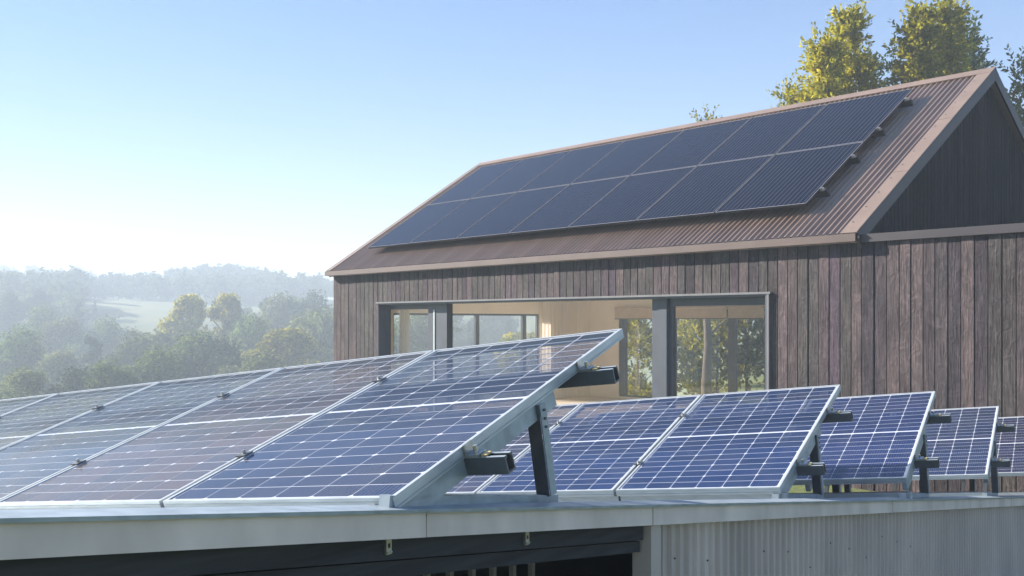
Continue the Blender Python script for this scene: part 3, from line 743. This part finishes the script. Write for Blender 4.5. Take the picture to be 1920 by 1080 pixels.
# rail section: an open-topped channel with lips and a stepped side
RAILP = [(-.021, 0), (.021, 0), (.021, .012), (.018, .016), (.021, .020), (.021, .052), (.008, .052), (.008, .046), (.015, .046), (.015, .006), (-.015, .006), (-.015, .046), (-.008, .046), (-.008, .052), (-.021, .052)]
tones = {(0, 0): (1.2, 1.05, .8), (0, 1): (4.0, 2.2, .75), (0, 2): (2.8, 2.0, .8), (0, 3): (3.4, 2.3, .7), (0, 4): (3.0, 2.0, .75), (1, 0): (.35, .7, 1.0), (1, 1): (.45, .75, 1.0), (1, 2): (1.6, 1.15, .8), (2, 0): (.5, .7, 1.1), (2, 1): (.5, .7, 1.1), (3, 0): (.8, .8, .8)}  # cell tints; the front row's browns and greys are painted-in reflection
for ri, (P0, n, alpha, rn) in enumerate(rows):
    p0 = sh(*P0)
    for i in range(n):
        o = p0 - va*(i*1.02+1.0)*S
        end = "at its right end" if i == 0 else "%s from right end" % ordn[i]
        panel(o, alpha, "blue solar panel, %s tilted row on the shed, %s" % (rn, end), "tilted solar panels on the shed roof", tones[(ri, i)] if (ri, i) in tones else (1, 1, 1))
    wrow = ((n-1)*1.02+1.0)*S
    Mrow = Matrix.Translation(p0) @ RM                # x to the right (0 = row end), y up the panel, z normal
    for rt, wh in ((.235, "lower"), (.735, "upper")):
        y = PL*rt
        e = empty("mounting_rail", Mrow @ Matrix.Translation((0, y, -FT-.053)), "grey channel rail under the %s row of tilted panels, the %s one" % (rn, wh), "rail", "mounting rails on the shed")
        MB().prism(RAILP, (wrow+.135, 0, 0), (-wrow, 0, 0), (0, 1, 0), (0, 0, 1)).build("channel", M_RAIL_DARK, e)
        MB().box(-wrow, .134, -.020, -.009, .0522, .0532).box(-wrow, .134, .009, .020, .0522, .0532).build("lip", M_ALU_DULL, e)
        cl = MB().box(.003, .05, -.022, .022, .0535, .062).box(.003, .008, -.022, .022, .062, .093).build("end_clamp", M_STEEL, e)
        MB().cyl((.03, 0, .062), (0, 0, 1), .007, .022, 6).build("bolt", M_STEEL, cl)
        MB().box(.052, .072, -.014, .014, .0535, .059).build("pad", M_YELLOW, e)
        for i in range(1, n):
            xx = -(i*1.02-.01)*S
            c = MB().box(xx-.022, xx+.022, -.02, .02, .0895, .095).box(xx-.006, xx+.006, -.02, .02, .054, .0894).build("mid_clamp", M_RAIL_DARK, e)
            MB().cyl((xx, 0, .0951), (0, 0, 1), .007, .012, 6).build("bolt", M_STEEL, c)
    if ri > 0:
        pa = p0 - va*wrow + vh*.06; pb = p0 + va*.02 + vh*.06
        pa.z = roofz(pa.x, pa.y)+.028; pb.z = roofz(pb.x, pb.y)+.028
        e = empty("roof_purlin", Matrix.Translation(pb), "pale metal tube lying on the shed roof under the %s row" % rn, "purlin", "purlins on the shed roof")
        dv_ = (pa-pb); nseg_ = max(2, int(dv_.length/.8))
        for q in range(nseg_):
            MB().bar(dv_*(q/nseg_), dv_*((q+1)/nseg_)-dv_.normalized()*.012, .05, .052).build("tube", M_ALU, e)
    # tilt frames: chord, base rail, leg, front foot
    def proj_roof(p): return Vector((p.x, p.y, roofz(p.x, p.y)))
    inner = [.02] if ri < 2 else [.02, .60, 1.25]
    for fi, xin in enumerate(inner):
        q0 = p0 - va*xin - vN*(FT+.028)
        ch_a = q0 + vc*.02; ch_b = q0 + vc*PL*.60
        foot = proj_roof(p0 - va*xin + vh*.92*S)+Vector((0, 0, .03)); frt = proj_roof(p0 - va*xin + vh*.02)+Vector((0, 0, .03))
        top = q0 + vc*PL*.525
        base = frt.copy()
        lab = "grey tilt frame under the %s row of panels, %s" % (rn, ("at its right end", "set in from its right end", "the innermost in view")[fi])
        e = empty("tilt_frame", Matrix.Translation(base), lab, "support frame", "tilt frames on the shed roof")
        I = Matrix.Translation(-base)
        MB().bar(I @ ch_a, I @ ch_b, .03, .05, vN).build("chord", M_ALU_DULL, e)
        bd = (foot-frt).normalized()
        MB().bar(I @ (frt-bd*.03), I @ (foot+bd*.05), .035, .034).build("base_rail", M_ALU_DULL, e)
        ld = (top-foot).normalized()
        # leg: an L-shaped angle, one flange facing the row's end
        L0 = I @ (foot+Vector((0, 0, .018))); L1 = I @ (top + ld*.02)
        sx = va*.5; fwd = ld.cross(va).normalized()
        leg = MB(); legd = L1-L0
        w1, th = .040, .004
        leg.prism([(.004, -w1/2), (.004+th, -w1/2), (.004+th, w1/2), (.004, w1/2)], legd, L0+va*.022, va, fwd)
        leg.build("leg", M_ALU_DULL, e)
        leg2 = MB(); leg2.prism([(-.045, -w1/2-.004), (.003, -w1/2-.004), (.003, -w1/2), (-.045, -w1/2)], legd, L0+va*.022, va, fwd)
        leg2.build("leg_flange", M_RAIL_DARK, e)
        for kb in range(3):
            c = L1 - ld*(.02+.028*kb)+va*.030
            MB().cyl(c, va, .005, .006, 6).build("bolt", M_RAIL_DARK, e)
        if (ch_a.z-frt.z) > .06:
            MB().bar(I @ (frt+Vector((0, 0, .0175))), I @ ch_a, .04, .03, va).build("front_foot", M_RAIL_DARK, e)

# ------------------------------------------------------------------ trees
def crown_mesh(name, blobs, n, leaf, mat, jitter=.6, flat=.75, long=1.6, shell=.5):
    """many small leaf faces spread through clumps; blobs: (x,y,z,rx,ry,rz)"""
    blobs = np.array(blobs, float)
    vol = blobs[:, 3]*blobs[:, 4]*blobs[:, 5]; wts = vol**.75; wts /= wts.sum()
    idx = rng.choice(len(blobs), n, p=wts); B = blobs[idx]
    d = rng.normal(size=(n, 3)); d /= np.linalg.norm(d, axis=1)[:, None]
    rad = shell+(1-shell)*rng.random(n)**.6; rad = rad*(1+jitter*(rng.random(n)-.6))
    P = B[:, :3] + d*rad[:, None]*B[:, 3:6]
    nrm = d*flat + rng.normal(size=(n, 3))*.6 + np.array([0, 0, .25]); nrm /= np.linalg.norm(nrm, axis=1)[:, None]
    ref = rng.normal(size=(n, 3)); ux = np.cross(nrm, ref); ux /= np.linalg.norm(ux, axis=1)[:, None]; uy = np.cross(nrm, ux)
    sz = leaf*(.6+.8*rng.random(n))[:, None]
    a = P - ux*sz*.5*long; c = P + ux*sz*.5*long; b_ = P - uy*sz*.42 + nrm*sz*.12; d_ = P + uy*sz*.42 + nrm*sz*.12
    Vv = np.empty((n*4, 3)); Vv[0::4] = a; Vv[1::4] = b_; Vv[2::4] = c; Vv[3::4] = d_
    me = bpy.data.meshes.new(name); me.vertices.add(n*4); me.vertices.foreach_set("co", Vv.ravel())
    me.loops.add(n*4); me.loops.foreach_set("vertex_index", np.arange(n*4)); me.polygons.add(n)
    me.polygons.foreach_set("loop_start", np.arange(0, n*4, 4)); me.update(calc_edges=True); me.materials.append(mat)
    return me

def sprig_crown(name, blobs, n, per, length, leaf, mat):
    """feathery crown: short leafy sprigs pointing out and up from the clumps, sky between them"""
    blobs = np.array(blobs, float); wts = (blobs[:, 3]*blobs[:, 4]*blobs[:, 5])**.6; wts /= wts.sum()
    B = blobs[rng.choice(len(blobs), n, p=wts)]
    d = rng.normal(size=(n, 3)); d /= np.linalg.norm(d, axis=1)[:, None]
    base = B[:, :3]+d*B[:, 3:6]*(rng.random(n)**.5)[:, None]
    ax = d*.9+rng.normal(size=(n, 3))*.35+np.array([0, 0, .75]); ax /= np.linalg.norm(ax, axis=1)[:, None]
    ln = length*(.5+rng.random(n))
    t = np.tile(np.linspace(.1, 1, per), n); I = np.repeat(np.arange(n), per)
    P = base[I]+ax[I]*(ln[I]*t)[:, None]
    sd = rng.normal(size=(n*per, 3)); sd -= ax[I]*(sd*ax[I]).sum(1)[:, None]; sd /= np.linalg.norm(sd, axis=1)[:, None]
    ux = sd*.8+ax[I]*.75; ux /= np.linalg.norm(ux, axis=1)[:, None]
    uy = np.cross(ux, rng.normal(size=(n*per, 3))); uy /= np.linalg.norm(uy, axis=1)[:, None]
    sz = (leaf*(.6+.7*rng.random(n*per))*(1.1-.5*t))[:, None]
    Vv = np.empty((n*per*4, 3)); Vv[0::4] = P; Vv[1::4] = P+ux*sz*.5+uy*sz*.22; Vv[2::4] = P+ux*sz; Vv[3::4] = P+ux*sz*.5-uy*sz*.22
    m_ = n*per; me = bpy.data.meshes.new(name); me.vertices.add(m_*4); me.vertices.foreach_set("co", Vv.ravel())
    me.loops.add(m_*4); me.loops.foreach_set("vertex_index", np.arange(m_*4)); me.polygons.add(m_)
    me.polygons.foreach_set("loop_start", np.arange(0, m_*4, 4)); me.update(calc_edges=True); me.materials.append(mat)
    return me

def trunk_mesh(name, h, r, limbs):
    b = MB(); seg = 7
    def tube(pts, rads):
        n0 = len(b.v)
        for p, rr in zip(pts, rads):
            for k in range(seg):
                a = 2*math.pi*k/seg; b.v.append((p[0]+rr*math.cos(a), p[1]+rr*math.sin(a), p[2]))
        for i in range(len(pts)-1):
            for k in range(seg):
                k2 = (k+1) % seg; b.f.append((n0+i*seg+k, n0+i*seg+k2, n0+(i+1)*seg+k2, n0+(i+1)*seg+k))
    n = 6; w = [(random.uniform(-.03, .03)*h, random.uniform(-.03, .03)*h) for _ in range(n+1)]; w[0] = (0, 0)
    tube([(w[i][0]*i/n, w[i][1]*i/n, -.4+(h*.86+.4)*i/n) for i in range(n+1)], [r*(1.25-1.1*i/n) for i in range(n+1)])
    for k in range(limbs):
        z0 = h*(.28+.5*k/max(1, limbs)); a = k*2.4; ln = h*random.uniform(.16, .28)
        tube([(0, 0, z0), (math.cos(a)*ln*.5, math.sin(a)*ln*.5, z0+ln*.45), (math.cos(a)*ln, math.sin(a)*ln, z0+ln*.8)], [r*.45, r*.3, r*.1])
    me = b.mesh(name, True); me.materials.append(M_BARK); return me

def blobs_round(h, w, n=16, zlo=.25):
    out = []
    for _ in range(n):
        a = random.uniform(0, 2*math.pi); zz = random.uniform(zlo, .92); prof = math.sin(math.pi*min(1, (zz-zlo+.12)/(1.08-zlo)))**.7
        rr = w*.5*prof*random.uniform(.3, .85); br = w*random.uniform(.07, .19)
        out.append((rr*math.cos(a), rr*math.sin(a), h*zz, br, br, br*random.uniform(.7, 1)))
    out.append((0, 0, h*.6, w*.28, w*.28, h*.22)); out.append((0, 0, h*.9, w*.12, w*.12, h*.08))
    return out
def blobs_cone(h, w, n=18, zlo=.15):
    out = []
    for k in range(n):
        zz = zlo+(1-zlo)*k/n; a = k*2.4; rr = w*.5*(1-zz)**.8*random.uniform(.3, .8)+.02*w; br = w*(.09+.16*(1-zz))
        out.append((rr*math.cos(a), rr*math.sin(a), h*zz, br, br, br*.8))
    return out
def blobs_umbrella(h, w):
    out = []
    for k in range(14):
        a = k*2.4; rr = w*.34*random.uniform(.1, 1); out.append((rr*math.cos(a), rr*math.sin(a), h*random.uniform(.62, .96)-rr*.35, w*.11, w*.11, h*.055))
    return out

# unit trees (height 10), scaled when placed
kinds = {}
kinds["round_a"] = (crown_mesh("crown", blobs_round(10, 9, 34, .12), 16000, .22, M_LEAF_G), trunk_mesh("trunk", 10, .28, 5))
kinds["round_b"] = (crown_mesh("crown", blobs_round(10, 8, 30, .10), 14000, .22, M_LEAF_O), trunk_mesh("trunk", 10, .26, 5))
kinds["dark"] = (crown_mesh("crown", blobs_round(10, 9, 32, .08), 15000, .22, M_LEAF_D), trunk_mesh("trunk", 10, .3, 5))
kinds["lit"] = (crown_mesh("crown", blobs_round(10, 6.6, 36, .08), 18000, .19, M_LEAF_Y), trunk_mesh("trunk", 10, .26, 6))
kinds["cone"] = (crown_mesh("crown", blobs_cone(10, 4.6), 6000, .24, M_LEAF_D), trunk_mesh("trunk", 10, .2, 4))
kinds["umbrella"] = (crown_mesh("crown", blobs_umbrella(10, 7.5), 3200, .24, M_LEAF_D), trunk_mesh("trunk", 10, .22, 6))
kinds["willow"] = (crown_mesh("crown", blobs_round(10, 10, 34, .05), 17000, .22, M_LEAF_O, long=2.6), trunk_mesh("trunk", 10, .3, 5))

def tree(name, kind, px, dist, top, label, group, wide=1.0, cat="tree"):
    dist *= VS; x = (px-960)/1800*dist; y = dist; zb = ground(x, y)
    hgt = H+(604-top)/1800*dist - zb; s = hgt/10
    e = empty(name, Matrix.Translation((x, y, zb)) @ Matrix.Rotation(random.uniform(0, 6.28), 4, 'Z') @ Matrix.Diagonal((s*wide, s*wide, s, 1)), label, cat, group)
    link("trunk", kinds[kind][1], None, e); link("crown", kinds[kind][0], None, e)
    return e
gv = "trees in the misty valley"
tree("broadleaf_tree", "lit", 356, 92, 548, "yellow-green sunlit tree, left of the pair in the valley", gv, .72)
tree("broadleaf_tree", "lit", 428, 94, 546, "yellow-green sunlit tree, right of the pair in the valley", gv, .72)
tree("broadleaf_tree", "dark", 22, 132, 552, "dark round tree at the photo's left edge below the tall bare-limbed tree", gv, 1.0)
tree("broadleaf_tree", "dark", 72, 138, 545, "dark domed tree second from the left edge", gv, 1.0)
tree("broadleaf_tree", "dark", 112, 146, 553, "dark domed tree just left of the far valley gap", gv, .9)
tree("tall_tree", "umbrella", 24, 168, 506, "tall flat-topped tree nearest the left edge of the skyline", "skyline trees", .8)
tree("tall_tree", "umbrella", 70, 165, 513, "tall spreading tree above the dark domed trees at left", "skyline trees", 1.0)
tree("pine_tree", "cone", 188, 220, 536, "lone slim tree standing above the meadow's left end", "skyline trees", 1.0)
tree("pine_tree", "umbrella", 249, 236, 520, "crowned pine on the skyline, left of the wooded knoll", "skyline trees", .75)
tree("pine_tree", "umbrella", 302, 240, 519, "crowned pine on the skyline touching the knoll's left foot", "skyline trees", .75)
tree("pine_tree", "umbrella", 350, 246, 505, "tallest flat-topped pine on the knoll's left shoulder", "skyline trees", .7)
tree("pine_tree", "cone", 391, 250, 502, "small pointed tree at the very top of the knoll", "skyline trees", .9)
tree("pine_tree", "umbrella", 578, 215, 524, "dark tufted tree on the skyline beside the house corner", "skyline trees", 1.0)
tree("pine_tree", "umbrella", 536, 225, 533, "low tufted tree on the skyline right of the knoll", "skyline trees", 1.2)
tree("conifer_tree", "cone", 178, 150, 562, "dark pointed conifer at the meadow's left end", gv, .8)
tree("broadleaf_tree", "round_b", 224, 152, 580, "small round tree standing on the meadow", gv, .8)
tree("conifer_tree", "cone", 146, 128, 566, "dark conifer below the gap in the far hills", gv, .8)
tree("broadleaf_tree", "round_a", 78, 112, 583, "green tree under the dark domed trees at left", gv, .9)
tree("broadleaf_tree", "round_b", 128, 105, 592, "pale green tree left of the meadow, halfway down the slope", gv, .9)
tree("broadleaf_tree", "round_a", 192, 104, 608, "green tree under the meadow's left half", gv, .9)
tree("broadleaf_tree", "round_b", 250, 104, 614, "pale green tree under the meadow's right half", gv, .9)
tree("broadleaf_tree", "round_a", 40, 82, 628, "green tree low at the photo's left edge", gv, 1.0)
tree("broadleaf_tree", "round_b", 110, 78, 655, "olive tree low on the left slope", gv, 1.0)
tree("conifer_tree", "cone", 176, 84, 628, "dark pointed conifer in the hollow left of the sunlit pair", gv, 1.0)
tree("broadleaf_tree", "round_a", 244, 78, 640, "round green tree in the hollow, well left of the sunlit pair", gv, .9)
tree("broadleaf_tree", "round_b", 305, 82, 618, "pale green tree touching the sunlit pair on the left", gv, .9)
tree("broadleaf_tree", "round_a", 470, 84, 607, "green tree touching the sunlit pair on the right", gv, .9)
tree("conifer_tree", "cone", 498, 120, 556, "dark pointed conifer on the slope right of the sunlit pair", gv, .9)
tree("broadleaf_tree", "round_b", 462, 140, 574, "hazy olive tree just above the sunlit pair's right side", gv, .9)
tree("broadleaf_tree", "willow", 536, 110, 562, "broad drooping tree between the sunlit pair and the house", gv, .9)
tree("broadleaf_tree", "dark", 584, 112, 558, "dark tree whose right side meets the house corner", gv, .9)
tree("broadleaf_tree", "willow", 586, 84, 592, "pale drooping tree hard against the house corner", gv, .8)
tree("broadleaf_tree", "lit", 540, 72, 612, "wide yellow-olive bush tree low beside the house corner", gv, 1.25)
tree("broadleaf_tree", "round_a", 352, 66, 640, "green bush tree at the foot of the left sunlit tree", gv, 1.2)
tree("broadleaf_tree", "dark", 420, 66, 645, "dark bush tree at the foot of the right sunlit tree", gv, 1.2)
tree("broadleaf_tree", "round_b", 480, 62, 655, "olive bush tree low, between the sunlit pair and the wide bush", gv, 1.2)
tree("broadleaf_tree", "round_a", 285, 60, 665, "green bush tree low over the panel row's far edge", gv, 1.2)
tree("broadleaf_tree", "round_b", 60, 56, 690, "olive bush tree nearest the left end of the panel row", gv, 1.3)
tree("broadleaf_tree", "dark", 150, 56, 698, "dark bush tree low on the left over the panel row", gv, 1.3)
tree("broadleaf_tree", "round_a", 215, 54, 690, "green bush tree low, second above the panel row", gv, 1.2)

# beyond the end windows of the house
tree("broadleaf_tree", "round_b", 850, 120, 570, "hazy tree seen through the house's left inner window", "trees seen through the house", 1.0)
tree("broadleaf_tree", "dark", 930, 130, 566, "dark hazy tree seen through the inner window behind the thin mullion", "trees seen through the house", 1.0)
tree("broadleaf_tree", "lit", 975, 70, 620, "green tree seen through the inner window beside the cream curtain", "trees seen through the house", 1.2)
tree("broadleaf_tree", "round_a", 780, 75, 590, "green tree seen through the left sash of the long window", "trees seen through the house", 1.2)

# woods too far to count
def woods(name, label, spots, leaf, per, mats):
    blobs = []
    for (x, y, h, w) in spots:
        z = ground(x, y)
        for _ in range(4):
            blobs.append((x+random.uniform(-.28, .28)*w, y+random.uniform(-.28, .28)*w, z+h*random.uniform(.3, .78), w*.3, w*.3, h*.22))
        blobs.append((x, y, z+h*.86, w*.13, w*.13, h*.14))
    me = crown_mesh(name, blobs, per*len(spots), leaf*VS, mats, shell=.55)
    o = link(name, me); tag(o, label, "woodland", None, "stuff"); return o
def band(n, px0, px1, r0, r1, h0, h1):
    out = []
    for _ in range(n):
        px = random.uniform(px0, px1); d = random.uniform(r0, r1); h = random.uniform(h0, h1)*VS; d *= VS; out.append(((px-960)/1800*d, d, h, h*random.uniform(.6, .95)))
    return out
woods("wooded_knoll", "hazy wooded knoll behind the sunlit pair of trees", band(150, 318, 505, 226, 262, 4.5, 7.0), .6, 190, M_LEAF_D)
woods("far_woodland", "hazy wood along the skyline under the pale hills", band(230, 120, 640, 190, 250, 4.0, 6.5)+band(110, -60, 150, 150, 215, 4.0, 6.5), .6, 170, M_LEAF_D)
woods("hill_woodland", "faint blue tree line on the farthest hills", band(420, -60, 330, 315, 350, 2.0, 4.0), .7, 90, M_LEAF_D)
woods("slope_woodland", "misty undergrowth filling the valley slope", band(70, -60, 150, 92, 148, 3.0, 5.5)+band(100, 130, 640, 92, 138, 3.0, 5.0), .3, 700, M_LEAF_G)
woods("valley_woodland", "misty scrub low in the valley over the panel row", band(120, -60, 620, 46, 88, 1.6, 3.6), .2, 1000, M_LEAF_G)
woods("window_woodland", "hazy woods seen through the house's inner windows", band(110, 700, 1180, 200, 260, 5, 8), .6, 150, M_LEAF_D)

# tall trees behind the house ridge
def tall(px, dist, top, bot, wpx, mat, n, leaf, label, sparse=False, nb=64):
    x = (px-960)/1800*dist; zb = ground(x, dist); h = H+(604-top)/1800*dist-zb; w = wpx/1800*dist; zlo = H+(604-bot)/1800*dist-zb
    bl = []
    for k in range(nb):
        f_ = (k+.5)/nb; zz = zlo-1.0+(h-zlo+.7)*f_; prof = (1-max(0, f_-.35)/.75)**.7
        a = k*2.4+random.uniform(-.4, .4); rr = w*.5*prof*random.uniform(.15, 1.0); br = w*random.uniform(.06, .13)*(.6+.4*prof)
        bl.append((rr*math.cos(a), rr*math.sin(a), zz, br, br, br*random.uniform(1.0, 1.6)))
    e = empty("tall_tree", Matrix.Translation((x, dist, zb)), label, "tree", "trees behind the house roof")
    link("crown", sprig_crown("crown", bl, int(n/24), 16, .50, leaf*1.5, mat), None, e)
    link("trunk", trunk_mesh("trunk", h*.8, .14, 5), None, e)
tall(1545, 26, 62, 250, 84, M_LEAF_Y, 13000, .13, "yellow-green tree behind the roof, left half of the left clump")
tall(1593, 27, 16, 250, 96, M_LEAF_Y, 15000, .13, "tall yellow-green tree behind the roof, right half of the left clump")
tall(1628, 29, 92, 250, 56, M_LEAF_D, 3400, .13, "dark tree on the right flank of the left clump")
tall(1664, 32, 88, 260, 60, M_LEAF_D, 1600, .14, "thin see-through dark tree in the gap between the two clumps")
tall(1724, 26, 8, 230, 98, M_LEAF_Y, 17000, .13, "biggest yellow-green tree, left half of the clump near the apex")
tall(1772, 27, 3, 230, 104, M_LEAF_Y, 16000, .13, "tall yellow-green tree, right half of the clump near the apex")
tall(1812, 29, 44, 230, 80, M_LEAF_D, 5200, .13, "blue-green tree flanking the roof apex on its left")
tall(1478, 27, 156, 280, 52, M_LEAF_Y, 3600, .12, "small yellow tree peeping over the ridge left of the clumps", nb=12)
tall(1325, 28, 205, 300, 28, M_LEAF_Y, 2600, .09, "tiny treetop peeping over the middle of the ridge", nb=8)
tall(1925, 26, 90, 440, 110, M_LEAF_O, 9000, .12, "sparse tree right of the gable at the photo's right edge")

# shrubs behind the house, seen through its rear windows
def shrub(px, dist_l, h, w, mat, n, label):
    c = on_y(px, 600, BYW+dist_l); p = MH @ Vector((c.x, c.y, 0)); p.z = ground(p.x, p.y)
    bl = []
    for k in range(18):
        a = k*2.4; rr = w*.5*random.uniform(.1, .8); br = w*random.uniform(.12, .2); bl.append((rr*math.cos(a), rr*math.sin(a), h*random.uniform(.12, .9), br, br, br*1.2))
    e = empty("shrub", Matrix.Translation(p), label, "shrub", "shrubs behind the house")
    link("foliage", sprig_crown("foliage", bl, n//12, 14, .4, .17, mat), None, e)
    link("stem", trunk_mesh("stem", h, .05, 7), None, e)
shrub(1195, 3.6, 4.0, 2.2, M_LEAF_Y, 5200, "yellow leafy shrub seen through the narrow rear window")
shrub(1300, 5.0, 4.4, 2.8, M_LEAF_Y, 5200, "green shrub seen through the left of the right-hand sash")
shrub(1345, 4.5, 3.2, 2.2, M_LEAF_Y, 4000, "bright yellow-green shrub in the middle of the right-hand sash")
shrub(1400, 5.2, 4.2, 2.6, M_LEAF_O, 4600, "olive shrub seen beside the window's right jamb")
shrub(1250, 7.5, 5.2, 4.0, M_LEAF_D, 5200, "dark shrub behind the others, seen between the mullions")

# ------------------------------------------------------------------ valley haze
hz = MB().box(-1160, 1160, -1160, 1160, -24, 36).mesh("haze")
hm = bpy.data.materials.new("haze_air"); hm.use_nodes = True
nt = hm.node_tree; nt.nodes.clear()
out = nt.nodes.new("ShaderNodeOutputMaterial"); pv = nt.nodes.new("ShaderNodeVolumePrincipled")
pv.inputs["Color"].default_value = (.66, .76, .88, 1); pv.inputs["Density"].default_value = .0026; pv.inputs["Anisotropy"].default_value = .05
nt.links.new(pv.outputs[0], out.inputs["Volume"])
hz.materials.append(hm)
ho = link("haze", hz); tag(ho, "pale morning haze filling the valley air", None, None, "stuff")
